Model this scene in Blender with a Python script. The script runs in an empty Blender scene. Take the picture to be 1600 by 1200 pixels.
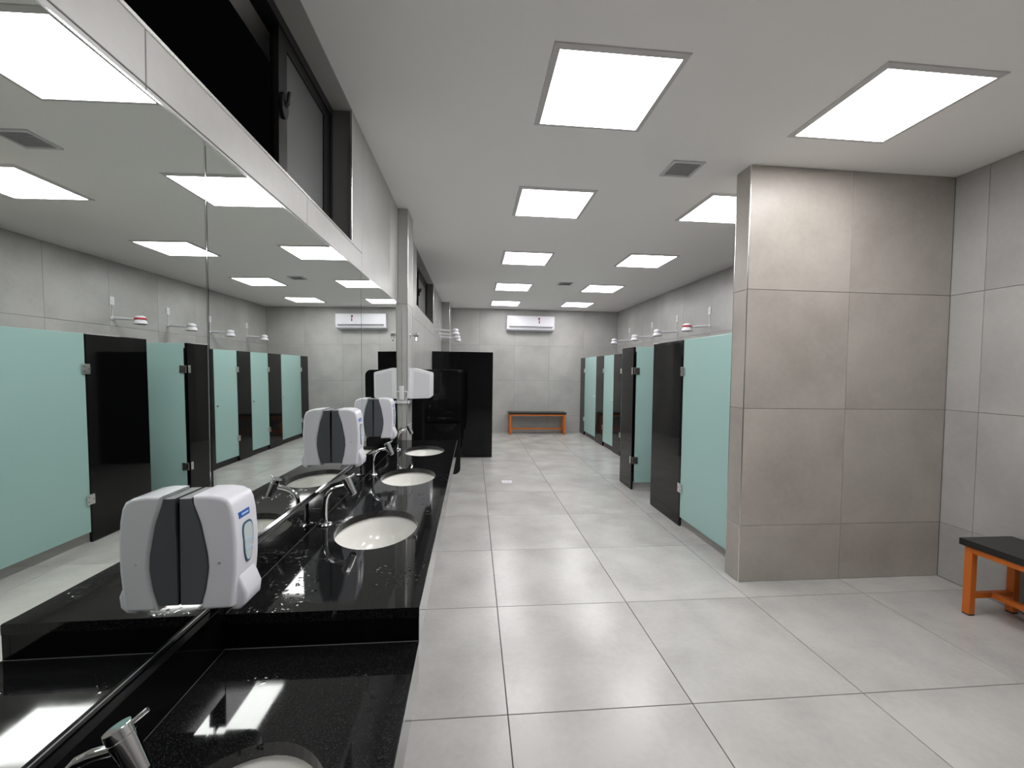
import bpy, bmesh, math, random
from mathutils import Vector, Matrix
random.seed(4)
S = bpy.context.scene
C = S.collection
PI = math.pi

# ------------------------------------------------------------------ camera, world, exposure
H = 3.159                      # ceiling height
F_PX, PITCH, YAW, ROLL, EYE = 659.54, -0.0328, 0.0914, 0.0138, 1.6049
fw = Vector((math.sin(YAW)*math.cos(PITCH), math.cos(YAW)*math.cos(PITCH), math.sin(PITCH)))
rt0 = Vector((math.cos(YAW), -math.sin(YAW), 0)); up0 = rt0.cross(fw)
rt = rt0*math.cos(ROLL) + up0*math.sin(ROLL); up = up0*math.cos(ROLL) - rt0*math.sin(ROLL)
cd = bpy.data.cameras.new('camera'); cam = bpy.data.objects.new('camera', cd); C.objects.link(cam)
cd.sensor_width = 36; cd.lens = F_PX/1600*36; cd.clip_start = 0.02
cam.matrix_world = Matrix(((rt.x, up.x, -fw.x, 0), (rt.y, up.y, -fw.y, 0), (rt.z, up.z, -fw.z, EYE), (0, 0, 0, 1)))
S.camera = cam
w = bpy.data.worlds.new('night'); S.world = w; w.use_nodes = True
w.node_tree.nodes['Background'].inputs[0].default_value = (0.004, 0.004, 0.005, 1)
w.node_tree.nodes['Background'].inputs[1].default_value = 0.3
S.view_settings.view_transform = 'Standard'; S.view_settings.look = 'None'
S.view_settings.exposure = 0.0; S.view_settings.gamma = 1; S.view_settings.use_curve_mapping = False
PANEL_LIGHT = 18.5
try:
    S.cycles.max_bounces = 10; S.cycles.diffuse_bounces = 8; S.cycles.glossy_bounces = 6; S.cycles.transmission_bounces = 6
    S.cycles.sample_clamp_indirect = 6
    S.cycles.caustics_refractive = False
except Exception: pass

# ------------------------------------------------------------------ materials
M = {}
def mat(name, col, rough=.5, metal=0., spec=.5, trans=0., ior=1.45, emit=None, es=0., coat=0.):
    m = bpy.data.materials.new(name); m.use_nodes = True; n = m.node_tree; b = n.nodes['Principled BSDF']
    b.inputs['Base Color'].default_value = (*col, 1); b.inputs['Roughness'].default_value = rough
    b.inputs['Metallic'].default_value = metal; b.inputs['Specular IOR Level'].default_value = spec
    b.inputs['Transmission Weight'].default_value = trans; b.inputs['IOR'].default_value = ior
    b.inputs['Coat Weight'].default_value = coat
    if emit: b.inputs['Emission Color'].default_value = (*emit, 1); b.inputs['Emission Strength'].default_value = es
    M[name] = m
    return m, n, b
def N(n, t, **kw):
    x = n.nodes.new(t)
    for k, v in kw.items():
        if k in x.inputs: x.inputs[k].default_value = v
        else: setattr(x, k, v)
    return x
def stone(name, c0, c1, rough, r2, scale, vary=.04, bump=.0, spec=.5):
    """cement-look porcelain: cloudy tone over a fine grain, every tile a little different"""
    m, n, b = mat(name, c0, rough, spec=spec); L = n.links.new
    g = N(n, 'ShaderNodeNewGeometry'); oi = N(n, 'ShaderNodeObjectInfo')
    off = N(n, 'ShaderNodeVectorMath', operation='SCALE'); off.inputs['Scale'].default_value = 37.
    cmb = N(n, 'ShaderNodeCombineXYZ'); L(oi.outputs['Random'], cmb.inputs[0]); L(oi.outputs['Random'], cmb.inputs[1])
    L(cmb.outputs[0], off.inputs[0])
    add = N(n, 'ShaderNodeVectorMath', operation='ADD'); L(g.outputs['Position'], add.inputs[0]); L(off.outputs[0], add.inputs[1])
    a = N(n, 'ShaderNodeTexNoise', Scale=scale, Detail=4., Roughness=.5, Distortion=.15); L(add.outputs[0], a.inputs['Vector'])
    f = N(n, 'ShaderNodeTexNoise', Scale=scale*14, Detail=3., Roughness=.6); L(add.outputs[0], f.inputs['Vector'])
    rp = N(n, 'ShaderNodeValToRGB'); rp.color_ramp.elements[0].position = .28; rp.color_ramp.elements[1].position = .66
    rp.color_ramp.elements[0].color = (*c0, 1); rp.color_ramp.elements[1].color = (*c1, 1)
    mx = N(n, 'ShaderNodeMath', operation='MULTIPLY_ADD'); L(f.outputs['Fac'], mx.inputs[0]); mx.inputs[1].default_value = .25
    sb = N(n, 'ShaderNodeMath', operation='SUBTRACT'); L(a.outputs['Fac'], sb.inputs[0]); sb.inputs[1].default_value = .125
    L(sb.outputs[0], mx.inputs[2]); L(mx.outputs[0], rp.inputs['Fac'])
    hv = N(n, 'ShaderNodeHueSaturation'); L(rp.outputs['Color'], hv.inputs['Color'])
    mr = N(n, 'ShaderNodeMapRange'); mr.inputs['To Min'].default_value = 1-vary; mr.inputs['To Max'].default_value = 1+vary
    L(oi.outputs['Random'], mr.inputs['Value']); L(mr.outputs[0], hv.inputs['Value']); L(hv.outputs[0], b.inputs['Base Color'])
    rr = N(n, 'ShaderNodeMapRange'); rr.inputs['From Min'].default_value = .3; rr.inputs['From Max'].default_value = .7
    rr.inputs['To Min'].default_value = rough; rr.inputs['To Max'].default_value = r2
    L(a.outputs['Fac'], rr.inputs['Value']); L(rr.outputs[0], b.inputs['Roughness'])
    if bump:
        bp = N(n, 'ShaderNodeBump', Strength=bump, Distance=.002); L(f.outputs['Fac'], bp.inputs['Height']); L(bp.outputs[0], b.inputs['Normal'])
stone('floor_tile', (.372, .363, .351), (.488, .477, .462), .20, .262, 2.1, .025, .03)
stone('wall_tile', (.37, .363, .352), (.47, .462, .45), .32, .38, 1.7, .04, .03)
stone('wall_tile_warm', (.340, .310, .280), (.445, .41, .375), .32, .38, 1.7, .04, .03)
mat('grout_floor', (.10, .095, .09), .9); mat('grout_wall', (.15, .145, .14), .9)
mat('plaster', (.36, .35, .335), .7)
mat('ceiling_paint', (.92, .905, .895), .85, spec=.2)
def granite(name, wet):
    m, n, b = mat(name, (.008, .008, .009), .07, spec=.5 if wet else .36); L = n.links.new
    g = N(n, 'ShaderNodeNewGeometry')
    v = N(n, 'ShaderNodeTexVoronoi', Scale=260.); L(g.outputs['Position'], v.inputs['Vector'])
    rp = N(n, 'ShaderNodeValToRGB'); rp.color_ramp.elements[0].color = (*((.030, .031, .033) if wet else (.008, .008, .009)), 1); rp.color_ramp.elements[1].color = (*((.005, .005, .0055) if wet else (.0025, .0025, .003)), 1)
    rp.color_ramp.elements[0].position = .04; rp.color_ramp.elements[1].position = .45
    L(v.outputs['Distance'], rp.inputs['Fac']); L(rp.outputs[0], b.inputs['Base Color'])
    a = N(n, 'ShaderNodeTexNoise', Scale=7., Detail=5., Roughness=.7); L(g.outputs['Position'], a.inputs['Vector'])
    rr = N(n, 'ShaderNodeMapRange'); rr.inputs['From Min'].default_value = .35; rr.inputs['From Max'].default_value = .7
    rr.inputs['To Min'].default_value = .03; rr.inputs['To Max'].default_value = .075 if wet else .08
    L(a.outputs['Fac'], rr.inputs['Value']); L(rr.outputs[0], b.inputs['Roughness'])
    if wet:   # drops and thin films of water left on the stone
        d = N(n, 'ShaderNodeTexVoronoi', Scale=55.); d.feature = 'SMOOTH_F1'; L(g.outputs['Position'], d.inputs['Vector'])
        d.inputs['Randomness'].default_value = 1.
        dm = N(n, 'ShaderNodeMapRange'); dm.inputs['From Min'].default_value = .10; dm.inputs['From Max'].default_value = .32
        dm.inputs['To Min'].default_value = 1; dm.inputs['To Max'].default_value = 0; L(d.outputs['Distance'], dm.inputs['Value'])
        pm = N(n, 'ShaderNodeTexNoise', Scale=4.5, Detail=2.); L(g.outputs['Position'], pm.inputs['Vector'])
        ps = N(n, 'ShaderNodeMapRange'); ps.inputs['From Min'].default_value = .54; ps.inputs['From Max'].default_value = .60; L(pm.outputs['Fac'], ps.inputs['Value'])
        mu = N(n, 'ShaderNodeMath', operation='MULTIPLY'); L(dm.outputs[0], mu.inputs[0]); L(ps.outputs[0], mu.inputs[1])
        bp = N(n, 'ShaderNodeBump', Strength=.35, Distance=.0012); L(mu.outputs[0], bp.inputs['Height']); L(bp.outputs[0], b.inputs['Normal'])
granite('black_granite', False); granite('wet_granite', True)
mat('mirror_glass', (.80, .835, .805), 0.0, 1.0); mat('mirror_back', (.03, .03, .03), .6)
mat('chrome', (.82, .82, .84), .07, 1.0); mat('steel_trim', (.70, .69, .67), .22, 1.0); mat('satin_steel', (.74, .74, .74), .28, 1.0)
mat('white_plastic', (.80, .79, .83), .28); mat('white_enamel', (.83, .82, .79), .10)
mat('dispenser_white', (.72, .72, .78), .22); mat('dispenser_grey', (.085, .092, .105), .38)
mat('label_blue', (.02, .10, .42), .4); mat('label_pale', (.45, .60, .85), .4); mat('window_rim', (.02, .10, .16), .3)
mat('soap_bag', (.55, .60, .62), .15); mat('black_gap', (.006, .006, .007), .6)
mat('alu_black', (.022, .021, .022), .35, .3); mat('night_glass', (.9, .92, .95), .0, trans=1.0); mat('frosted_grey', (.12, .12, .125), .35)
mat('bench_orange', (.62, .155, .02), .42); mat('bench_top', (.018, .017, .016), .33)
mat('ac_white', (.78, .77, .83), .3); mat('ac_grey', (.42, .42, .44), .4); mat('ac_dark', (.03, .03, .03), .5)
mat('sticker_red', (.55, .03, .03), .5); mat('sticker_black', (.02, .01, .02), .5); mat('red_stripe', (.6, .05, .08), .4)
mat('light_frame', (.62, .60, .60), .4); mat('diffuser', (.9, .9, .9), .5, emit=(1., .99, .985), es=PANEL_LIGHT)
mat('vent_grey', (.62, .62, .625), .5); mat('duct_grey', (.42, .42, .425), .6); mat('silicone', (.15, .15, .145), .4); mat('panel_line', (.70, .69, .73), .32); mat('toilet_white', (.80, .79, .76), .12)
m, n, b = mat('mint_glass', (.50, .745, .715), .22, trans=.22, ior=1.3)

# ------------------------------------------------------------------ geometry helpers
def box(bm, x0, x1, y0, y1, z0, z1, bev=0., seg=1):
    vs = [bm.verts.new(p) for p in ((x0,y0,z0),(x1,y0,z0),(x1,y1,z0),(x0,y1,z0),(x0,y0,z1),(x1,y0,z1),(x1,y1,z1),(x0,y1,z1))]
    fs = [bm.faces.new([vs[i] for i in q]) for q in ((0,3,2,1),(4,5,6,7),(0,1,5,4),(1,2,6,5),(2,3,7,6),(3,0,4,7))]
    if bev:
        es = list({e for f in fs for e in f.edges})
        bmesh.ops.bevel(bm, geom=es, offset=bev, segments=seg, affect='EDGES', profile=.5)
    return bm
def prism(bm, poly, place, a, b, bev=0., seg=2):
    """poly of (s,t); place(s,t,k)->xyz, extruded from k=a to k=b"""
    A = [bm.verts.new(place(s, t, a)) for s, t in poly]; B = [bm.verts.new(place(s, t, b)) for s, t in poly]
    fs = [bm.faces.new(A), bm.faces.new(B[::-1])]; n = len(poly)
    for i in range(n): fs.append(bm.faces.new((A[i], B[i], B[(i+1) % n], A[(i+1) % n])))
    bmesh.ops.recalc_face_normals(bm, faces=fs)
    if bev:
        es = list(set(fs[0].edges) | set(fs[1].edges))
        bmesh.ops.bevel(bm, geom=es, offset=bev, segments=seg, affect='EDGES', profile=.5)
    return bm
def tube(bm, pts, r, seg=12, cap=True):
    pts = [Vector(p) for p in pts]; rs = r if isinstance(r, (list, tuple)) else [r]*len(pts)
    prev = None; rings = []
    for i, p in enumerate(pts):
        t = (pts[min(i+1, len(pts)-1)] - pts[max(i-1, 0)]).normalized()
        if prev is None:
            u = t.orthogonal().normalized()
        else:
            u = (prev - t*prev.dot(t)).normalized()
        prev = u; v = t.cross(u)
        rings.append([bm.verts.new(p + (u*math.cos(2*PI*k/seg) + v*math.sin(2*PI*k/seg))*rs[i]) for k in range(seg)])
    for a, b in zip(rings, rings[1:]):
        for k in range(seg): bm.faces.new((a[k], a[(k+1) % seg], b[(k+1) % seg], b[k]))
    if cap: bm.faces.new(rings[0][::-1]); bm.faces.new(rings[-1])
    return bm
def lathe(bm, prof, c=(0,0,0), sx=1., sy=1., seg=28, tilt=None):
    rings = []
    for r, z in prof:
        if r < 1e-6: rings.append([bm.verts.new((0, 0, z))]); continue
        rings.append([bm.verts.new((r*sx*math.cos(2*PI*k/seg), r*sy*math.sin(2*PI*k/seg), z)) for k in range(seg)])
    for a, b in zip(rings, rings[1:]):
        for k in range(seg):
            k2 = (k+1) % seg
            if len(a) == 1 and len(b) == 1: continue
            if len(a) == 1: bm.faces.new((a[0], b[k2], b[k]))
            elif len(b) == 1: bm.faces.new((a[k], a[k2], b[0]))
            else: bm.faces.new((a[k], a[k2], b[k2], b[k]))
    vs = [v for r in rings for v in r]
    for v in vs:
        p = v.co.copy()
        if tilt: p = tilt @ p
        v.co = p + Vector(c)
    return bm
def obj(name, bm, m, parent=None, base=None, smooth=False):
    me = bpy.data.meshes.new(name); bmesh.ops.recalc_face_normals(bm, faces=bm.faces[:]); bm.to_mesh(me); bm.free()
    if smooth: me.shade_smooth(); me.set_sharp_from_angle(angle=math.radians(38))
    me.materials.append(M[m]); o = bpy.data.objects.new(name, me); C.objects.link(o)
    if smooth:
        wn = o.modifiers.new('normals', 'WEIGHTED_NORMAL'); wn.keep_sharp = True; wn.weight = 50
    if parent: o.parent = parent
    if base is not None: o.location = -Vector(base)
    elif parent is not None and parent.type == 'EMPTY' and 'base' in parent: o.location = -Vector(parent['base'])
    return o
NB = bmesh.new
def tag(o, label, cat, group=None):
    o['label'] = label; o['category'] = cat
    if group: o['group'] = group
    return o
def thing(name, label, cat, loc=(0,0,0), group=None, world=True):
    """Empty at a thing's base; with world=True its parts are modelled in room coordinates"""
    o = bpy.data.objects.new(name, None); C.objects.link(o); o.location = loc; o.empty_display_size = .05
    if world: o['base'] = tuple(loc)
    return tag(o, label, cat, group)
def struct(name, label, bm=None, m=None, cat=None):
    if bm is None:
        o = bpy.data.objects.new(name, None); C.objects.link(o)
    else: o = obj(name, bm, m)
    o['kind'] = 'structure'; o['label'] = label; o['category'] = cat or name.split('_')[0]
    return o
def dup(root, loc, rz=0., label=None, group=None):
    r = root.copy(); C.objects.link(r); r.location = loc; r.rotation_euler = (0, 0, rz)
    if label: r['label'] = label
    if group: r['group'] = group
    for ch in root.children:
        c = ch.copy(); C.objects.link(c); c.parent = r
        for g in ch.children:
            d = g.copy(); C.objects.link(d); d.parent = c
    return r

# ------------------------------------------------------------------ tiled surfaces
tile_mesh = {}
def tile_me(wd, ht, m, ch, th):
    key = (round(wd, 3), round(ht, 3), m)
    if key not in tile_mesh:
        a, b2 = wd/2, ht/2; c = ch
        v = [(-a,-b2,-th),(a,-b2,-th),(a,b2,-th),(-a,b2,-th),(-a,-b2,-c),(a,-b2,-c),(a,b2,-c),(-a,b2,-c),(-a+c,-b2+c,0),(a-c,-b2+c,0),(a-c,b2-c,0),(-a+c,b2-c,0)]
        f = [(8,9,10,11)] + [(i, (i+1) % 4, 4+(i+1) % 4, 4+i) for i in range(4)] + [(4+i, 4+(i+1) % 4, 8+(i+1) % 4, 8+i) for i in range(4)]
        me = bpy.data.meshes.new('tile'); me.from_pydata(v, [], f); me.materials.append(M[m]); tile_mesh[key] = me
    return tile_mesh[key]
def subtract(rects, hole):
    out = []; hu0, hu1, hv0, hv1 = hole
    for u0, u1, v0, v1 in rects:
        if hu1 <= u0 or hu0 >= u1 or hv1 <= v0 or hv0 >= v1: out.append((u0,u1,v0,v1)); continue
        if hv0 > v0: out.append((u0,u1,v0,hv0))
        if hv1 < v1: out.append((u0,u1,hv1,v1))
        a, b2 = max(v0, hv0), min(v1, hv1)
        if hu0 > u0: out.append((u0,hu0,a,b2))
        if hu1 < u1: out.append((hu1,u1,a,b2))
    return out
def grid(lo, hi, start, step):
    k = math.floor((lo-start)/step); xs = [lo]
    while True:
        k += 1; x = start + k*step
        if x >= hi-.02: break
        if x > lo+.02: xs.append(x)
    return xs + [hi]
def tiles(parent, org, U, V, us, vs, m, holes=(), gap=.004, ch=.0012, th=.007):
    U, V, org = Vector(U), Vector(V), Vector(org); Nn = U.cross(V)
    for u0, u1 in zip(us, us[1:]):
        for v0, v1 in zip(vs, vs[1:]):
            rs = [(u0,u1,v0,v1)]
            for h in holes: rs = subtract(rs, h)
            for a, b2, c, d in rs:
                if b2-a < .012 or d-c < .012: continue
                o = bpy.data.objects.new('tile', tile_me(b2-a-gap, d-c-gap, m, ch, th)); C.objects.link(o); o.parent = parent
                p = org + U*(a+b2)/2 + V*(c+d)/2
                o.matrix_local = Matrix(((U.x,V.x,Nn.x,p.x),(U.y,V.y,Nn.y,p.y),(U.z,V.z,Nn.z,p.z),(0,0,0,1)))
XL, XR, Y0, YB = -.745, 3.735, -3.2, 10.80
T = .9; D = .006            # tile step, depth of the joint
ROWS = [0, .438, 1.338, 2.238, H]
PX, PY0, PY1 = 2.042, 3.02, 3.19       # partition wall
CY0, CY1, CX = 4.232, 4.555, -.648     # wall column
KY, KX = 9.92, -.565                   # corner column
W1 = (-.55, 2.677, 2.365, H); W2 = (5.57, 7.87, 2.425, H)

fl = struct('floor', 'pale grey polished floor of large square tiles', box(NB(), -1.0, XR+.2, Y0-.2, YB+.2, -.12, -D), 'grout_floor')
tiles(fl, (0,0,0), (1,0,0), (0,1,0), grid(XL, XR, .1767, T), grid(Y0, YB, 1.9069, T), 'floor_tile', gap=.0045)
struct('ceiling', 'smooth off-white ceiling with square light panels', box(NB(), -1.05, XR+.2, Y0-.2, YB+.2, H, H+.12), 'ceiling_paint')
# left wall with its two high window openings
bm = NB()
for y0, y1, z0, z1 in ((Y0-.2, YB, 0, W1[2]), (Y0-.2, W1[0], W1[2], H), (W1[1], W2[0], W1[2], H), (W2[0], W2[1], W1[2], W2[2]), (W2[1], YB, W1[2], H)):
    box(bm, -1.0, XL-D, y0, y1, z0, z1)
wl = struct('wall_left', 'grey tiled wall on the left holding the mirrors and high windows', bm, 'grout_wall')
MIR = (-.4, CY0, .94, 2.205)
tiles(wl, (XL,0,0), (0,1,0), (0,0,1), grid(Y0, CY0, 1.05, .93), ROWS, 'wall_tile', holes=(W1, MIR), gap=.003)
tiles(wl, (XL,0,0), (0,1,0), (0,0,1), grid(CY1, KY, 5.50, T), ROWS, 'wall_tile', holes=(W2,), gap=.003)
wr = struct('wall_right', 'grey tiled wall on the right behind the cubicles and orange bench', box(NB(), XR+D, XR+.2, Y0-.2, YB+.2, 0, H), 'grout_wall')
tiles(wr, (XR,0,0), (0,-1,0), (0,0,1), sorted(-y for y in grid(PY1, YB, 2.797, T)), ROWS, 'wall_tile', gap=.003)
tiles(wr, (XR,0,0), (0,-1,0), (0,0,1), sorted(-y for y in grid(Y0, PY0, 2.797, T)), ROWS, 'wall_tile', gap=.003)
wb = struct('wall_back', 'grey tiled far wall under the air conditioner', box(NB(), -1.0, XR+.2, YB+D, YB+.2, 0, H), 'grout_wall')
tiles(wb, (0,YB,0), (1,0,0), (0,0,1), grid(KX, XR, 1.945, T), ROWS, 'wall_tile', gap=.003)
wf = struct('wall_front', 'grey tiled wall behind the viewpoint', box(NB(), -1.0, XR+.2, Y0-.2, Y0-D, 0, H), 'grout_wall')
tiles(wf, (0,Y0,0), (-1,0,0), (0,0,1), sorted(-x for x in grid(XL, XR, .145, T)), ROWS, 'wall_tile', gap=.003)
wp = struct('wall_partition', 'short grey tiled wall standing out from the right', box(NB(), PX+D, XR, PY0+D, PY1-D, 0, H), 'grout_wall', 'wall')
tiles(wp, (0,PY0,0), (1,0,0), (0,0,1), [PX+.002, 2.876, XR], ROWS, 'wall_tile_warm', gap=.003)
tiles(wp, (0,PY1,0), (-1,0,0), (0,0,1), [-XR, -2.876, -PX-.002], ROWS, 'wall_tile_warm', gap=.003)
tiles(wp, (PX,0,0), (0,-1,0), (0,0,1), [-PY1+.002, -PY0-.002], ROWS, 'wall_tile_warm', gap=.003)
wc = struct('wall_column', 'narrow tiled column at the far end of the mirror', box(NB(), XL-D, CX-D, CY0+D, CY1-D, 0, H), 'grout_wall', 'column')
tiles(wc, (0,CY0,0), (1,0,0), (0,0,1), [XL, CX-.002], ROWS, 'wall_tile', gap=.003)
tiles(wc, (CX,0,0), (0,1,0), (0,0,1), [CY0+.002, CY1-.002], ROWS, 'wall_tile', gap=.003)
tiles(wc, (0,CY1,0), (-1,0,0), (0,0,1), [-CX+.002, -XL], ROWS, 'wall_tile', gap=.003)
wk = struct('wall_corner', 'tiled corner pier between left and far walls', box(NB(), XL-D, KX-D, KY+D, YB, 0, H), 'grout_wall', 'column')
tiles(wk, (0,KY,0), (1,0,0), (0,0,1), [XL, KX-.002], ROWS, 'wall_tile', gap=.003)
tiles(wk, (KX,0,0), (0,1,0), (0,0,1), [KY+.002, YB], ROWS, 'wall_tile', gap=.003)
# bright metal corner profiles
def trim(k, label, x, y, sx, sy, r=.007):
    bm = NB(); box(bm, x-r if sx > 0 else x-.001, x+.001 if sx > 0 else x+r, y-.001 if sy > 0 else y-r, y+r if sy > 0 else y+.001, 0, H-.001, .002)
    struct('trim_%d' % k, label, bm, 'steel_trim', 'trim')
trim(1, 'bright metal corner strip on the front edge of the short wall', PX, PY0, -1, 1)
trim(2, 'bright metal corner strip beside the mint green cubicle door', PX, PY1, -1, -1)
trim(3, 'bright metal corner strip on the column beside the mirror', CX, CY0, 1, 1)
trim(4, 'bright metal corner strip on the far edge of the column', CX, CY1, 1, -1)
trim(5, 'bright metal corner strip on the corner pier', KX, KY, 1, 1)
def opening_trim(k, W, label):
    bm = NB(); x0, x1 = XL-.012, XL+.003
    box(bm, x0, x1, W[0], W[1], W[2]-.004, W[2]+.009, .002)
    box(bm, x0, x1, W[1]-.009, W[1]+.004, W[2]+.0095, H-.001, .002)
    box(bm, x0, x1, W[0]-.004, W[0]+.009, W[2]+.0095, H-.001, .002)
    struct('trim_%d' % k, label, bm, 'steel_trim', 'trim')
opening_trim(6, W1, 'thin metal edging round the window above the mirror')
opening_trim(7, W2, 'thin metal edging round the far high window')

def window(k, W, label, ysash):
    wn = struct('window_%d' % k, label, None, None, 'window')
    y0, y1, z0, z1 = W; xa, xb = -.930, -.858
    bm = NB(); t = .035
    box(bm, xa, xb, y0, y1, z0, z0+t); box(bm, xa, xb, y0, y1, z1-t-.02, z1-.002); box(bm, xa, xb, y1-t, y1, z0+t, z1-t-.02); box(bm, xa, xb, y0, y0+t, z0+t, z1-t-.02)
    obj('frame', bm, 'alu_black', wn)
    # jamb linings: dark stone sides and head
    bm = NB(); box(bm, -.99, -.752, y1+.0005, y1+.004, z0, z1); obj('jamb', bm, 'plaster', wn)
    # sliding sash on the inner track
    a, b2, c, d = ysash[0], ysash[1], z0+t, z1-t-.02; q = .055; x0, x1 = -.888, -.866
    bm = NB(); box(bm, x0, x1, a, b2, c, c+q); box(bm, x0, x1, a, b2, d-q, d); box(bm, x0, x1, b2-q*1.6, b2, c+q, d-q)
    sash = obj('sash', bm, 'alu_black', wn)
    bm = NB(); box(bm, x0, x1, a, a+q*1.5, c+q, d-q); obj('stile', bm, 'alu_black', sash)
    bm = NB(); box(bm, -.880, -.874, a+q*1.5, b2-q*1.6, c+q, d-q); obj('pane', bm, 'frosted_grey', sash)
    bm = NB(); zc = (c+d)/2 + .02
    prism(bm, [(.034*math.cos(t2)*1.0, .058*math.sin(t2)) for t2 in [i*PI/8 for i in range(16)]], lambda s_, t_, k_: (k_, a+.03+s_, zc+t_), -.866, -.848, .004)
    tube(bm, [(-.85, a+.03, zc), (-.838, a+.03, zc+.012), (-.832, a+.03, zc+.06)], .010, 8); obj('latch', bm, 'alu_black', sash, smooth=True)
    # second sash parked behind it on the outer track
    bm = NB(); x0, x1 = -.918, -.896; e = b2+.005; a2 = a+.03
    box(bm, x0, x1, a2, e, c, c+q); box(bm, x0, x1, a2, e, d-q, d); box(bm, x0, x1, a2, a2+q, c+q, d-q); box(bm, x0, x1, e-q, e, c+q, d-q)
    fx = obj('sash', bm, 'alu_black', wn)
    bm = NB(); box(bm, -.909, -.905, a2+q, e-q, c+q, d-q); obj('pane', bm, 'frosted_grey', fx)
    obj('head_lining', box(NB(), -.857, XL-.001, y0, y1, z1-.008, z1-.0003), 'plaster', wn)
window(1, W1, 'black framed high window open to the night above the mirror', (1.985, 2.64))
window(2, W2, 'black framed high window beyond the column', (6.72, 7.83))

# ------------------------------------------------------------------ vanity counters
FX = -.152                               # front edge
BX = -.695                               # face of the backsplash
HOLE_X, HOLE_Y, SCX = .173, .233, -.416
def counter(label, y0, y1, z, sinks, apron):
    t = thing('vanity_counter', label, 'counter', ((FX+XL)/2, (y0+y1)/2, 0))
    bm = NB(); es = []
    x0, x1 = XL+.002, FX
    pts = [bm.verts.new(p) for p in ((x0,y0,z),(x1,y0,z),(x1,y1,z),(x0,y1,z))]
    es += [bm.edges.new((pts[i], pts[(i+1) % 4])) for i in range(4)]
    for cy in sinks:
        r = [bm.verts.new((SCX+HOLE_X*math.cos(2*PI*k/48), cy+HOLE_Y*math.sin(2*PI*k/48), z)) for k in range(48)]
        es += [bm.edges.new((r[i], r[(i+1) % 48])) for i in range(48)]
    g = bmesh.ops.triangle_fill(bm, edges=es, use_beauty=True)
    fs = [f for f in g['geom'] if isinstance(f, bmesh.types.BMFace)]
    ex = bmesh.ops.extrude_face_region(bm, geom=fs)
    bmesh.ops.translate(bm, vec=(0,0,-.03), verts=[v for v in ex['geom'] if isinstance(v, bmesh.types.BMVert)])
    fe = [e for e in bm.edges if all(abs(v.co.x-x1) < 1e-5 and abs(v.co.z-z) < 1e-5 for v in e.verts)]
    bmesh.ops.bevel(bm, geom=fe, offset=.0025, segments=1, affect='EDGES')
    obj('slab', bm, 'wet_granite', t)
    if z < .85: obj('silicone_joint', box(NB(), BX, FX-.003, y1-.0020, y1-.0002, z+.0002, z+.0014), 'silicone', t)
    obj('splash_joint', box(NB(), BX+.0003, BX+.0010, y0+.004, y1-.004, z+.0002, z+.0009), 'silicone', t)
    obj('apron', box(NB(), FX-.022, FX-.0005, y0, y1, z-apron, z-.0305, .001), 'black_granite', t)
    obj('end_panel', box(NB(), XL+.002, FX-.0225, y0, y0+.02, z-apron, z-.0305), 'black_granite', t)
    obj('backsplash', box(NB(), XL+.002, BX, y0+(0.0 if z > .85 else 0), y1, z+.0005, z+.13, .0015), 'black_granite', t)
    bm = NB(); box(bm, XL+.002, BX-.02, y0, y1, z-.5, z-.0305); obj('support', bm, 'plaster', t)
    return t
UZ, LZ, SY = .90, .80, 1.245
counter('long black granite counter with three round basins', SY, CY0-.003, UZ, (1.895, 2.795, 3.680), .12)
counter('lower black granite counter section nearest the camera with one basin', -.35, SY-.002, LZ, (.690,), .12)
def sink(cy, z, label):
    t = thing('undermount_basin', label, 'sink', (SCX, cy, z-.20), 'oval white basins set in the counter', world=False)
    bm = NB()
    prof = [(1.12,.168),(1.06,.1685),(1.0,.150),(.96,.11),(.86,.065),(.66,.036),(.35,.022),(.115,.018),(.115,.010),(.40,.012),(.72,.026),(.92,.058),(1.02,.105),(1.06,.145),(1.12,.150),(1.12,.168)]
    obj('bowl', lathe(bm, prof, sx=HOLE_X, sy=HOLE_Y, seg=40), 'white_enamel', t, smooth=True)
    obj('drain', lathe(NB(), [(0,.017),(.012,.017),(.020,.0195),(.024,.018),(.024,.010),(0,.010)], seg=20), 'chrome', t, smooth=True)
sink(1.895, UZ, 'oval white basin nearest the step in the long counter')
sink(2.795, UZ, 'middle oval white basin of the long counter')
sink(3.680, UZ, 'oval white basin beside the tiled column')
sink(.690, LZ, 'oval white basin in the lower counter, cut off by the frame')

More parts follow.
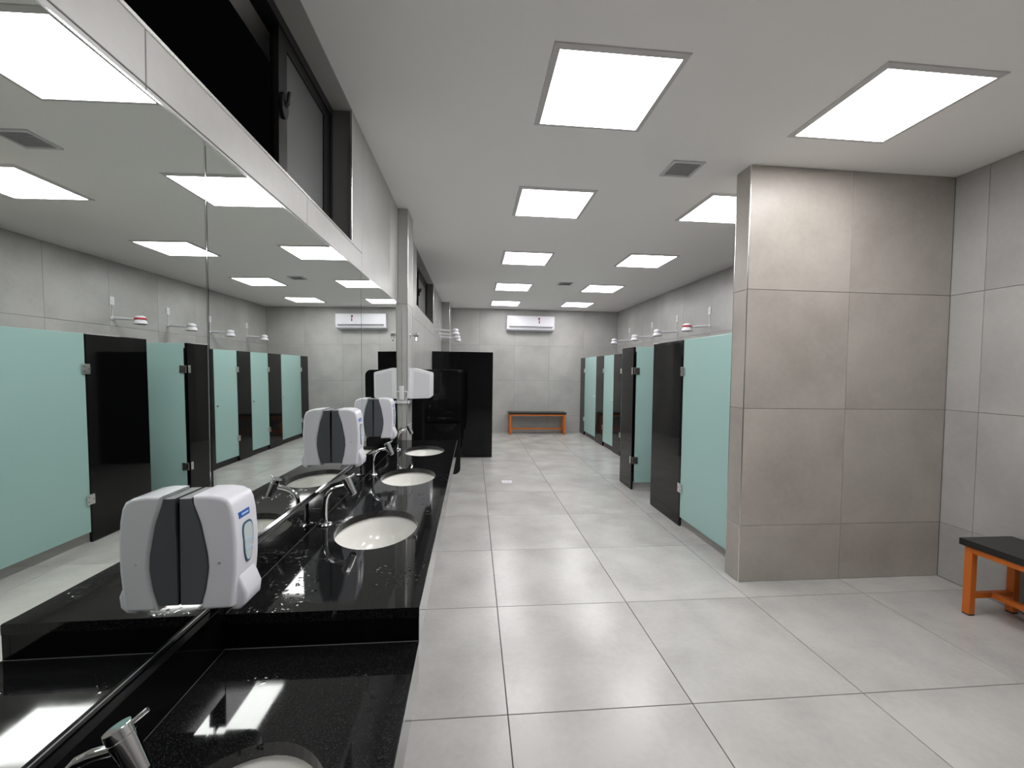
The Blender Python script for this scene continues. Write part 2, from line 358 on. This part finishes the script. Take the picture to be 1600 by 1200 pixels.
def faucet():
    t = thing('basin_faucet', 'chrome push faucet', 'faucet', (0,0,0), 'chrome faucets along the backsplash', world=False)
    obj('flange', lathe(NB(), [(0,0),(.029,0),(.030,.003),(.027,.007),(.014,.010),(.012,.016),(0,.016)], seg=28), 'chrome', t, smooth=True)
    pts = [(0,0,.012),(0,0,.05),(.0005,0,.09),(.004,0,.118),(.014,0,.142),(.030,0,.158),(.050,0,.167),(.072,0,.173),(.085,0,.176)]
    obj('spout', tube(NB(), pts, .0098, 16), 'chrome', t, smooth=True)
    R = Matrix.Rotation(math.radians(-25), 3, 'Y'); c = (.104, 0, .178)
    hd = obj('valve_head', lathe(NB(), [(0,-.048),(.013,-.048),(.0155,-.046),(.0195,.010),(.0195,.019),(.0190,.0195),(0,.0195)], c, seg=28, tilt=R), 'chrome', t, smooth=True)
    obj('push_cap', lathe(NB(), [(0,.0200),(.0195,.0200),(.0200,.021),(.0200,.036),(.0192,.0372),(0,.0374)], c, seg=28, tilt=R), 'chrome', t, smooth=True)
    p = Vector(c) + R @ Vector((.014, .010, .029)); q = Vector(c) + R @ Vector((.036, .020, .034))
    obj('lever', tube(NB(), [p, p.lerp(q, .5), q], [.0042, .0045, .0045], 10), 'chrome', t, smooth=True)
    obj('aerator', lathe(NB(), [(0,-.052),(.010,-.052),(.011,-.0485),(0,-.0485)], c, seg=20, tilt=R), 'black_gap', t)
    return t
f0 = faucet(); f0.location = (-.655, 1.940, UZ+.0003); f0['label'] = 'chrome faucet at the basin nearest the step of the long counter'
dup(f0, (-.655, 2.842, UZ+.0003), 0, 'chrome faucet at the middle basin of the long counter')
dup(f0, (-.655, 3.743, UZ+.0003), 0, 'chrome faucet beside the tiled column')
dup(f0, (-.6635, .727, LZ+.0003), 0, 'chrome faucet at the bottom edge on the lower counter')

# ------------------------------------------------------------------ mirrors (one wall of glass, hung a hair out of true)
def mx(y, z): return -.7135 + .00805*(y-2.5) - .0094*(z-1.6)
def mirror(label, y0, y1, z0, z1):
    t = thing('wall_mirror', label, 'mirror', (XL, (y0+y1)/2, z0), 'mirror panels above the counters')
    def slab(bm, o0, o1, a, b2, c, d, flat=None):
        vs = []
        for off in (o0, o1):
            for y, z in ((a,c),(b2,c),(b2,d),(a,d)): vs.append(bm.verts.new((flat if (flat is not None and off is o0) else mx(y, z)+off, y, z)))
        for q in ((3,2,1,0),(4,5,6,7),(0,1,5,4),(1,2,6,5),(2,3,7,6),(3,0,4,7)): bm.faces.new([vs[i] for i in q])
        return bm
    obj('pane', slab(NB(), -.005, 0., y0+.001, y1-.001, z0, z1), 'mirror_glass', t)
    obj('backing', slab(NB(), -1., -.0055, y0+.004, y1-.004, z0+.004, z1-.004, XL+.001), 'mirror_back', t)
    obj('edge_strip', slab(NB(), -.0052, .0012, y1-.0035, y1-.0011, z0, z1), 'chrome', t)
    obj('rail', slab(NB(), -.010, .0018, y0+.001, y1-.004, z0-.004, z0+.0045), 'chrome', t)
    obj('top_strip', slab(NB(), -.006, .0012, y0+.001, y1-.004, z1-.003, z1+.002), 'chrome', t)
MT = 2.212
mirror('mirror panel nearest the camera above the lower counter', -.40, 1.232, .937, MT)
mirror('middle mirror panel behind the first two basins', 1.235, 2.775, 1.036, MT)
mirror('far mirror panel ending at the tiled column', 2.778, CY0-.002, 1.036, MT)

# ------------------------------------------------------------------ soap dispensers on the mirror
def soap():
    t = thing('soap_dispenser', 'soap dispenser', 'soap dispenser', (0,0,0), 'soap dispensers fixed to the mirror', world=False)
    W2_ = .056                                          # half width along the mirror
    pl = lambda s, z, k: (s, k, z)
    key = [(0, .050), (.14, .061), (.34, .0685), (.47, .0665), (.77, .051), (.92, .037), (1, .030)]
    def bulge(t_):
        for (a, p), (b2, q) in zip(key, key[1:]):
            if t_ <= b2 + 1e-9: k_ = (t_-a)/(b2-a); return p + (q-p)*k_
    curve = [(bulge(i/20), .268*i/20+.010) for i in range(21)]
    back = [(.003, .010)] + curve + [(.003, .278)]
    obj('back_cover', prism(NB(), back, pl, -W2_+.003, W2_-.003, .003, 2), 'dispenser_grey', t, smooth=True)
    frontp = [(.118,.0),(.128,.004),(.136,.10),(.137,.16),(.132,.225),(.126,.256),(.118,.272),(.100,.281),(.072,.285)]
    cov = [(s+.0006, z) for s, z in curve]; cov[0] = (cov[0][0], -.002); cov[-1] = (cov[-1][0]+.004, .284)
    cover = obj('front_cover', prism(NB(), cov[:1] + frontp + cov[::-1][:-1], pl, -W2_, W2_, .009, 4), 'dispenser_white', t, smooth=True)
    obj('mounting_gap', box(NB(), .0004, .006, -W2_+.012, W2_-.012, .02, .262), 'black_gap', t)
    # drop shaped sight glass, raised rim
    def fx(z): return .1364 + (.0008 if .08 < z < .2 else 0) - max(0, z-.16)*.078
    out = []
    for i in range(28):
        a = 2*PI*i/28; y = math.sin(a); z = math.cos(a); wdt = .029*(.80+.28*z)
        sy = math.copysign(abs(y)**.6, y); sz = math.copysign(abs(z)**.75, z)
        out.append((wdt*sy, .150+.054*sz))
    bm = NB(); prism(bm, out, lambda y, z, k: (fx(z)+k, y, z), -.004, .0015, .0006, 1); rim = obj('sight_glass', bm, 'window_rim', t, smooth=True)
    bm = NB(); prism(bm, [(y*.84, .150+(z-.150)*.90) for y, z in out], lambda y, z, k: (fx(z)+k, y, z), .0012, .0021); obj('soap_bag', bm, 'soap_bag', rim, smooth=True)
    bm = NB()
    for zz in (.128, .150): prism(bm, [(-.016, zz), (.0, zz+.004), (.018, zz+.001), (.018, zz+.004), (0, zz+.008), (-.016, zz+.005)], lambda y, z, k: (fx(z)+k, y, z), .0018, .0026)
    obj('fold', bm, 'label_pale', rim)
    lb = NB(); prism(lb, [(-.034,.218),(.016,.218),(.016,.234),(-.034,.234)], lambda y, z, k: (fx(z)+k, y, z), -.003, .0012)
    lab = obj('brand_plate', lb, 'label_blue', t); lb = NB(); prism(lb, [(-.021,.2235),(.010,.2235),(.010,.2285),(-.021,.2285)], lambda y, z, k: (fx(z)+k, y, z), .0010, .0016); obj('lettering', lb, 'label_pale', lab)
    # push lever
    lp = [(.118,.070),(.134,.074),(.141,.060),(.153,.030),(.150,.002),(.136,-.012),(.116,-.014),(.110,.010)]
    obj('push_lever', prism(NB(), lp, pl, -.040, .040, .008, 3), 'dispenser_white', t, smooth=True)
    bm = NB(); lathe(bm, [(0,0),(.0035,0),(.003,.0015),(0,.002)], seg=12); 
    for v in bm.verts: v.co = Vector((.098+v.co.x, -W2_-v.co.z, .118+v.co.y))
    obj('screw', bm, 'satin_steel', t, smooth=True)
    return t
sd = soap()
def put_soap(o, y, z, label):
    o.location = (mx(y, z+.14)+.0004, y, z); o.rotation_euler = (0, 0, -.008); o['label'] = label
put_soap(sd, 1.150, 1.000, 'white and grey soap dispenser nearest the camera, at the counter step')
put_soap(dup(sd, (0,0,0)), 2.245, 1.112, 'white and dark grey soap dispenser between the first two basins of the long counter')
put_soap(dup(sd, (0,0,0)), 3.120, 1.108, 'white and dark grey soap dispenser nearest the tiled column')

# ------------------------------------------------------------------ column fittings
t = thing('paper_towel_dispenser', 'white paper towel dispenser on the side of the column', 'towel dispenser', (CX, 4.39, 1.305))
pl = lambda s, z, k: (s, k, z)
prof = [(CX+.001,1.305),(CX+.215,1.315),(CX+.228,1.33),(CX+.228,1.560),(CX+.220,1.572),(CX+.055,1.612),(CX+.001,1.612)]
obj('cover', prism(NB(), prof, pl, 4.262, 4.525, .004, 2), 'white_plastic', t, smooth=True)
obj('side_panel', prism(NB(), [(CX+.060,1.325),(CX+.212,1.333),(CX+.212,1.548),(CX+.060,1.586)], pl, 4.2605, 4.2635, .001, 1), 'panel_line', t)
obj('back_plate', box(NB(), CX+.0005, CX+.03, 4.258, 4.53, 1.312, 1.605, .003), 'white_plastic', t)
obj('towel_slot', box(NB(), CX+.06, CX+.19, 4.30, 4.49, 1.3025, 1.3075), 'black_gap', t)
t = thing('stop_valve', 'chrome stop valve high on the side of the column', 'valve', (CX, 4.40, 1.945))
bm = NB(); tube(bm, [(CX+.0005,4.40,1.945),(CX+.006,4.40,1.945)], [.030,.027], 20); obj('escutcheon', bm, 'chrome', t, smooth=True)
bm = NB(); tube(bm, [(CX+.006,4.40,1.945),(CX+.045,4.40,1.945)], .012, 14); obj('stem', bm, 'chrome', t, smooth=True)
bm = NB(); tube(bm, [(CX+.04,4.40,1.945),(CX+.044,4.40,1.945),(CX+.082,4.40,1.945),(CX+.085,4.40,1.945)], [.022,.026,.026,.022], 16); tube(bm, [(CX+.062,4.40,1.945),(CX+.062,4.375,1.89)], .008, 8); obj('handle', bm, 'chrome', t, smooth=True)
t = thing('cable_trunking', 'white cable trunking across the foot of the column', 'cable trunking', (-.69, CY0, 1.262))
obj('front_run', box(NB(), -.700, CX+.0, CY0-.018, CY0-.0005, 1.262, 1.288, .002), 'white_plastic', t)
obj('side_run', box(NB(), CX+.0075, CX+.022, CY0-.018, CY0+.14, 1.262, 1.288, .002), 'white_plastic', t)
t = thing('power_plug', 'white upright plug adaptor in the corner of mirror and column', 'plug', (-.688, CY0, 1.30))
obj('plug_body', box(NB(), -.698, -.678, CY0-.040, CY0-.0005, 1.300, 1.435, .004, 2), 'white_plastic', t, smooth=True)
bm = NB(); tube(bm, [(-.679,CY0-.02,1.382),(-.662,CY0-.02,1.383),(-.645,CY0-.02,1.378),(-.638,CY0-.02,1.360),(-.642,CY0-.02,1.335),(-.652,CY0-.02,1.310),(-.656,CY0-.012,1.289)], .0038, 8); obj('cord', bm, 'white_plastic', t, smooth=True)

# ------------------------------------------------------------------ left hand screens
def urinal_divider(y, label):
    r = .07; x0, x1, z0, z1 = XL+.001, -.142, .365, 1.598; poly = [(x0,z0)]
    for cx, cz, a0 in ((x1-r, z0+r, -PI/2), (x1-r, z1-r, 0)):
        poly += [(cx+r*math.cos(a0+i*PI/16), cz+r*math.sin(a0+i*PI/16)) for i in range(9)]
    poly.append((x0, z1))
    t = thing('urinal_divider', label, 'divider', (XL, y, z0), 'black urinal dividers beyond the counter')
    obj('slab', prism(NB(), poly, lambda s, z, k: (s, k, z), y-.011, y+.011, .002, 2), 'black_granite', t, smooth=True)
    for z in (z0+.2, z1-.2):
        bm = NB(); box(bm, XL+.001, XL+.03, y-.019, y-.0115, z-.02, z+.02, .002); box(bm, XL+.001, XL+.006, y-.04, y-.0195, z-.02, z+.02, .001); obj('bracket', bm, 'satin_steel', t)
urinal_divider(5.00, 'rounded black urinal divider nearest the tiled column')
urinal_divider(5.85, 'middle rounded black urinal divider on the left wall')
urinal_divider(6.70, 'rounded black urinal divider nearest the tall black screen')
t = thing('granite_screen', 'tall black granite screen standing out from the left wall', 'screen', (-.2, 7.71, 0))
obj('slab', box(NB(), XL+.001, .352, 7.70, 7.73, .012, 1.925, .0015), 'black_granite', t)
obj('foot_profile', box(NB(), XL+.001, .350, 7.703, 7.727, .0003, .0115), 'alu_black', t)

# ------------------------------------------------------------------ cubicles on the right
NX, FXX = 2.150, 2.780
DZ0, DZ1 = .10, 1.940
def panel(x, y0, y1, label, group):
    t = thing('cubicle_screen', label, 'screen', (x, (y0+y1)/2, 0), group)
    obj('slab', box(NB(), x, x+.03, y0, y1, .0125, DZ1, .0015), 'black_granite', t)
    obj('foot_profile', box(NB(), x+.004, x+.026, y0+.002, y1-.002, .0003, .012), 'alu_black', t)
GN, GF = 'black panels of the nearer cubicles', 'black panels of the set back cubicles'
panel(NX, 4.182, 4.898, 'wide black granite panel beside the nearest mint door', GN)
panel(NX, 5.532, 5.975, 'black granite panel carrying the open mint door', GN)
panel(FXX, 6.68, 7.095, 'black granite panel hidden behind the open cubicle', GF)
panel(FXX, 7.755, 8.187, 'black granite panel third from the far wall', GF)
panel(FXX, 8.845, 9.390, 'black granite panel between the two farthest mint doors', GF)
panel(FXX, 10.392, YB-.002, 'narrow black granite panel against the far wall', GF)
def divider(x0, y, label, z1=1.90):
    t = thing('cubicle_divider', label, 'divider', ((x0+XR)/2, y, 0), 'black granite dividers between cubicles')
    obj('slab', box(NB(), x0, XR-.001, y-.015, y+.015, .0125, z1, .0015), 'black_granite', t)
    obj('foot_profile', box(NB(), x0+.002, XR-.002, y-.011, y+.011, .0003, .012), 'alu_black', t)
divider(NX+.032, 4.54, 'black divider inside behind the wide black panel')
divider(NX+.032, 5.955, 'black divider behind the open mint door')
divider(FXX+.032, 6.90, 'black divider behind the hidden set back panel')
divider(FXX+.032, 7.98, 'black divider behind the third panel from the far wall')
divider(FXX+.032, 9.12, 'black divider between the two farthest cubicles')
def curb(y0, y1, label):
    t = thing('shower_curb', label, 'threshold', (FXX+.06, (y0+y1)/2, 0), 'black sills under the set back doors')
    obj('sill', box(NB(), FXX+.020, FXX+.10, y0+.002, y1-.002, .0003, .085, .002), 'black_granite', t)
curb(7.095, 7.755, 'black stone sill under the third mint door from the far wall')
curb(8.187, 8.845, 'black stone sill under the second mint door from the far wall')
curb(9.390, 10.392, 'black stone sill under the mint door nearest the far wall')
def mint_door(width, label, loc, rz):
    """hinge edge at the local origin, leaf running towards -Y, room face towards -X"""
    t = thing('cubicle_door', label, 'door', loc, 'mint green frosted glass cubicle doors', world=False); t.rotation_euler = (0, 0, rz)
    z0 = -loc[2]
    obj('pane', box(NB(), .006, .016, -width, -.004, z0+DZ0, z0+DZ1, .001), 'mint_glass', t)
    for zc in (1.615, .405):
        bm = NB(); box(bm, -.0085, -.0006, -.046, .034, z0+zc-.047, z0+zc+.047, .003, 2); box(bm, -.0006, .0058, -.040, -.008, z0+zc-.035, z0+zc+.035); h = obj('hinge', bm, 'satin_steel', t, smooth=True)
        bm = NB(); box(bm, .0165, .024, -.046, -.006, z0+zc-.047, z0+zc+.047, .004, 2); obj('inner_plate', bm, 'satin_steel', h, smooth=True)
        bm = NB(); tube(bm, [(.010,-.002,z0+zc-.03),(.010,-.002,z0+zc+.03)], .0018, 8); obj('pivot', bm, 'chrome', h, smooth=True)
        for dy, dz in ((-.030,.022),(-.030,-.022),(.018,0)):
            bm = NB(); tube(bm, [(-.0080,dy,z0+zc+dz),(-.0102,dy,z0+zc+dz)], [.006,.005], 10); obj('screw', bm, 'ac_dark', h, smooth=True)
    bm = NB(); tube(bm, [(.0058,-width+.045,z0+1.02),(-.012,-width+.045,z0+1.02),(-.014,-width+.045,z0+1.02),(-.030,-width+.045,z0+1.02)], [.008,.008,.016,.014], 14); obj('knob', bm, 'chrome', t, smooth=True)
    return t
mint_door(.955, 'wide mint green glass door beside the short tiled wall', (NX, 4.180, DZ0), 0)
dop = mint_door(.622, 'open mint green glass door swung into its cubicle', (NX+.035, 5.512, DZ0), math.radians(90))
for zc in (1.615, .405): obj('wall_plate', box(NB(), .024, .066, .0366, .0430, zc-.047-DZ0, zc+.047-DZ0, .002, 1), 'satin_steel', dop)
mint_door(.655, 'mint green glass door third from the far wall', (FXX, 7.753, DZ0), 0)
mint_door(.652, 'mint green glass door second from the far wall', (FXX, 8.843, DZ0), 0)
mint_door(.996, 'wide mint green glass door nearest the far wall', (FXX, 10.390, DZ0), 0)
mint_door(.690, 'mint green glass door hidden behind the open cubicle', (FXX, 6.678, DZ0), 0)

def toilet(y, label):
    t = thing('toilet', label, 'toilet', (3.3, y, 0), 'white toilets in the nearer cubicles', world=False)
    bm = NB(); lathe(bm, [(0,.0004),(.10,.0004),(.105,.02),(.085,.12),(.11,.25),(.175,.36),(.185,.395),(.15,.40),(.13,.36),(.05,.25),(0,.24)], (-.02,0,0), 1.25, 1.0, 28); obj('bowl', bm, 'toilet_white', t, smooth=True)
    bm = NB(); lathe(bm, [(.125,.402),(.19,.402),(.19,.418),(.125,.418),(.125,.402)], (-.02,0,0), 1.25, 1.0, 28); obj('seat', bm, 'toilet_white', t, smooth=True)
    obj('cistern', box(NB(), .20, .40, -.19, .19, .36, .74, .02, 3), 'toilet_white', t, smooth=True)
    obj('cistern_lid', box(NB(), .19, .41, -.20, .20, .742, .775, .01, 2), 'toilet_white', t, smooth=True)
toilet(5.15, 'white toilet inside the cubicle with the open door')

# ------------------------------------------------------------------ electric showers
def shower():
    t = thing('electric_shower', 'shower', 'shower', (0,0,0), 'white electric showers', world=False)
    bm = NB(); tube(bm, [(.0005,0,0),(.014,0,0),(.020,0,0)], [.030,.028,.018], 18); obj('wall_flange', bm, 'white_plastic', t, smooth=True)
    bm = NB(); tube(bm, [(.012,0,0),(.06,0,.004),(.20,0,-.006),(.30,0,-.014)], [.019,.022,.020,.017], 12); obj('arm', bm, 'white_plastic', t, smooth=True)
    c = (.375, 0, -.02)
    hd = obj('upper_body', lathe(NB(), [(0,.062),(.030,.060),(.056,.048),(.068,.026),(.066,.010),(.050,.002),(0,.002)], c, seg=26), 'white_plastic', t, smooth=True)
    obj('lower_body', lathe(NB(), [(0,-.0005),(.052,-.0005),(.066,-.012),(.080,-.045),(.082,-.056),(.074,-.063),(0,-.063)], c, seg=26), 'white_plastic', t, smooth=True)
    obj('spray_plate', lathe(NB(), [(0,-.0635),(.066,-.0635),(.064,-.068),(0,-.069)], c, seg=26), 'ac_grey', t, smooth=True)
    bm = NB(); tube(bm, [(c[0]-.05,.03,c[2]-.040),(c[0]-.09,.045,c[2]-.066),(c[0]-.13,.055,c[2]-.082)], .004, 8); obj('selector', bm, 'white_plastic', t, smooth=True)
    bm = NB(); tube(bm, [(.006,.004,.026),(.008,.006,.06),(.006,.0,.10),(.005,-.003,.150),(.006,-.002,.205)], .005, 8); obj('cord', bm, 'white_plastic', t, smooth=True)
    return t
s0 = shower(); s0.location = (XR, 6.435, 2.345); s0.rotation_euler = (0,0,PI)
s0['label'] = 'white electric shower with red stripe nearest the short wall'; s0['group'] = 'white electric showers on the right wall'
names = ('second white electric shower from the short wall', 'third white electric shower from the short wall', 'white electric shower nearest the far wall on the right')
for (y, z), nm in zip(((7.51,2.352),(8.61,2.345),(9.90,2.355)), names): dup(s0, (XR, y, z), PI, nm)
bm = NB(); lathe(bm, [(.0685,.004),(.0700,.006),(.0712,.024),(.0700,.026),(.0685,.004)], (.375,0,-.02), seg=26); obj('stripe', bm, 'red_stripe', s0, smooth=True)
for y, z, nm in ((8.45,2.375,'white electric shower nearest the tall black screen'),(9.15,2.355,'white electric shower in the middle of the left wall'),(9.72,2.33,'white electric shower beside the corner pier')):
    d = dup(s0, (XL, y, z), 0, nm, 'white electric showers on the left wall')
    for ch in list(d.children):
        if ch.name.startswith('stripe'): bpy.data.objects.remove(ch)
def outlet():
    t = thing('wall_outlet', 'outlet', 'outlet', (0,0,0), 'white power outlets above the showers', world=False)
    obj('plate', box(NB(), .0004, .010, -.036, .036, -.058, .058, .004, 2), 'white_plastic', t, smooth=True)
    obj('socket', box(NB(), .0102, .016, -.014, .014, -.026, .026, .003, 2), 'white_enamel', t, smooth=True)
    return t
o0 = outlet()
for i, (x, y, z, nm) in enumerate(((XR,6.435,2.592,'white outlet above the shower nearest the short wall'),(XR,7.51,2.594,'white outlet above the second shower on the right'),(XR,8.61,2.594,'white outlet above the third shower on the right'),(XR,9.90,2.602,'white outlet above the shower nearest the far wall on the right'),
        (XL,8.45,2.62,'white outlet on the left wall nearest the tall black screen'),(XL,9.15,2.60,'white outlet above the middle shower on the left wall'),(XL,9.72,2.575,'white outlet beside the corner pier'))):
    o = o0 if i == 0 else dup(o0, (0,0,0)); o.location = (x, y, z); o.rotation_euler = (0, 0, PI if x > 0 else 0); o['label'] = nm

# ------------------------------------------------------------------ benches
def bench(label, L, Wd, Ht, loc, rz, st=.045):
    t = thing('bench', label, 'bench', loc, 'orange framed benches', world=False); t.rotation_euler = (0, 0, rz)
    a, b2 = L/2-.025, Wd/2-.012; q = st
    obj('seat', box(NB(), -L/2, L/2, -Wd/2, Wd/2, Ht-.045, Ht, .004, 2), 'bench_top', t, smooth=True)
    for sx in (-1, 1):
        for sy in (-1, 1):
            x0, y0 = sx*a, sy*b2
            lg = obj('leg', box(NB(), min(x0, x0-sx*q), max(x0, x0-sx*q), min(y0, y0-sy*q), max(y0, y0-sy*q), .008, Ht-.0455, .003), 'bench_orange', t)
            obj('foot', box(NB(), min(x0, x0-sx*q), max(x0, x0-sx*q), min(y0, y0-sy*q), max(y0, y0-sy*q), .0003, .0078, .002), 'ac_dark', lg)
    for sy in (-1, 1): obj('long_rail', box(NB(), -a+q, a-q, min(sy*b2, sy*(b2-q*.9)), max(sy*b2, sy*(b2-q*.9)), Ht-.082, Ht-.0458, .002), 'bench_orange', t)
    for sx in (-1, 1):
        obj('end_rail', box(NB(), min(sx*a, sx*(a-q)), max(sx*a, sx*(a-q)), -b2+q, b2-q, Ht-.082, Ht-.0458, .002), 'bench_orange', t)
        obj('end_stretcher', box(NB(), min(sx*(a-.005), sx*(a-q+.005)), max(sx*(a-.005), sx*(a-q+.005)), -b2+q, b2-q, .115, .148, .002), 'bench_orange', t)
    obj('stretcher', box(NB(), -a+q-.005, a-q+.005, -.017, .017, .115, .148, .002), 'bench_orange', t)
bench('orange framed bench with black top against the far wall', 1.46, .36, .555, (1.61, YB-.23, 0), 0)
bench('orange framed bench with black top at the right edge of the picture', 1.50, .40, .508, (3.512, 1.805, 0), PI/2)

# ------------------------------------------------------------------ air conditioner
t = thing('air_conditioner', 'white split air conditioner high on the far wall', 'air conditioner', (1.43, YB, 2.60))
x0, x1 = .825, 2.035
pf = [(YB-.001,2.98),(YB-.17,2.985),(YB-.205,2.97),(YB-.215,2.70),(YB-.19,2.635),(YB-.001,2.605)]
obj('body', prism(NB(), pf, lambda y, z, k: (k, y, z), x0, x1, .008, 2), 'ac_white', t, smooth=True)
fp = obj('front_panel', box(NB(), x0+.012, x1-.012, YB-.222, YB-.2085, 2.715, 2.965, .006, 2), 'ac_white', t, smooth=True)
obj('louver', prism(NB(), [(YB-.206,2.690),(YB-.214,2.684),(YB-.165,2.608),(YB-.155,2.612)], lambda y, z, k: (k, y, z), x0+.06, x1-.06, .002, 1), 'ac_grey', t)
obj('air_slot', box(NB(), x0+.05, x1-.05, YB-.2165, YB-.207, 2.694, 2.709), 'ac_dark', t)
bm = NB(); prism(bm, [(1.635+.022*math.cos(i*PI/8), 2.905+.030*math.sin(i*PI/8)) for i in range(16)], lambda x, z, k: (x, k, z), YB-.2226, YB-.2233); st = obj('sticker', bm, 'sticker_red', fp)
obj('sticker_figure', box(NB(), 1.628, 1.652, YB-.2232, YB-.2227, 2.79, 2.87), 'sticker_red', fp)
bm = NB(); prism(bm, [(1.624+.012*math.cos(i*PI/6), 2.905+.022*math.sin(i*PI/6)) for i in range(12)], lambda x, z, k: (x, k, z), YB-.2232, YB-.2240); obj('sticker_mark', bm, 'sticker_black', st)
bm = NB(); prism(bm, [(1.640+.014*math.cos(i*PI/6), 2.805+.020*math.sin(i*PI/6)) for i in range(12)], lambda x, z, k: (x, k, z), YB-.2231, YB-.2240); obj('sticker_dot', bm, 'sticker_black', fp)

# ------------------------------------------------------------------ ceiling lights, vents, floor drain
PS = .6146
def ceiling_light(x, y, label):
    t = thing('ceiling_light', label, 'ceiling light', (x+PS/2, y+PS/2, H), 'square light panels in the ceiling', world=False)
    a, b2, zf = PS/2, PS/2+.034, -.012
    bm = NB(); o = [bm.verts.new((sx*b2, sy*b2, -.0004)) for sx, sy in ((-1,-1),(1,-1),(1,1),(-1,1))]
    lo = [bm.verts.new((sx*(b2-.003), sy*(b2-.003), -.006)) for sx, sy in ((-1,-1),(1,-1),(1,1),(-1,1))]
    i_ = [bm.verts.new((sx*a, sy*a, zf)) for sx, sy in ((-1,-1),(1,-1),(1,1),(-1,1))]
    j = [bm.verts.new((sx*a, sy*a, -.0004)) for sx, sy in ((-1,-1),(1,-1),(1,1),(-1,1))]
    for A, B in ((o, lo), (lo, i_), (i_, j)):
        for k in range(4): bm.faces.new((A[k], A[(k+1) % 4], B[(k+1) % 4], B[k]))
    obj('frame', bm, 'light_frame', t)
    obj('diffuser', box(NB(), -a+.0005, a-.0005, -a+.0005, a-.0005, zf+.001, -.001), 'diffuser', t)
    return t
order = ('first', 'second', 'third', 'fourth', 'fifth')
l0 = None
for col, cn, ys in ((.398, 'left', (2.05,3.628,5.565,7.594,9.527)), (2.062, 'right', (1.996,3.556,5.462,7.485,9.421))):
    for i, y in enumerate(ys):
        lb = 'square white ceiling light, %s from the camera in the %s row' % (order[i], cn)
        if l0 is None: l0 = ceiling_light(col, y, lb)
        else: dup(l0, (col+PS/2+(.004*i), y+PS/2, H), 0, lb)
    for i, y in enumerate((.10,)):
        dup(l0, (col+PS/2, y+PS/2, H), 0, 'square white ceiling light %s behind the viewpoint in the %s row' % (('just', 'well')[i], cn))
def vent(x, y, wd, label):
    t = thing('ceiling_vent', label, 'vent', (x, y, H), 'grey square vents in the ceiling', world=False)
    a, b2 = wd/2-.022, wd/2
    bm = NB()
    for q in ((-b2,b2,-b2,-a),(-b2,b2,a,b2),(-b2,-a,-a,a),(a,b2,-a,a)): box(bm, *q, -.010, -.0004)
    obj('frame', bm, 'vent_grey', t); obj('duct', box(NB(), -a, a, -a, a, -.0030, -.0005), 'duct_grey', t)
    n_ = 9; me = None
    for k in range(n_):
        yy = -a + (k+.5)*2*a/n_
        if me is None:
            s = obj('slat', prism(NB(), [(-.009,-.0085),(-.008,-.0095),(.009,-.0042),(.008,-.0035)], lambda p, z, kk: (kk, p, z), -a, a), 'vent_grey', t); me = s.data
        else:
            s = bpy.data.objects.new('slat', me); C.objects.link(s); s.parent = t
        s.location = (0, yy, 0)
    return t
vent(1.566, 3.142, .245, 'grey square ceiling vent near the short wall')
vent(1.605, 7.455, .245, 'grey square ceiling vent far down the room')
t = thing('floor_drain', 'small bright square floor drain in the pale tiles', 'drain', (.495, 5.992, 0), world=False)
bm = NB()
for q in ((-.07,.07,-.07,-.052),(-.07,.07,.052,.07),(-.07,-.052,-.052,.052),(.052,.07,-.052,.052)): box(bm, *q, .0002, .004)
obj('frame', bm, 'white_plastic', t); obj('pan', box(NB(), -.052, .052, -.052, .052, .0002, .0012), 'ac_grey', t)
me = None
for k in range(5):
    if me is None: s = obj('bar', box(NB(), -.052, .052, -.007, .007, .0013, .0036), 'white_plastic', t); me = s.data
    else: s = bpy.data.objects.new('bar', me); C.objects.link(s); s.parent = t
    s.location = (0, -.042+.021*k, 0)
for o in bpy.data.objects:
    if 'base' in o: del o['base']
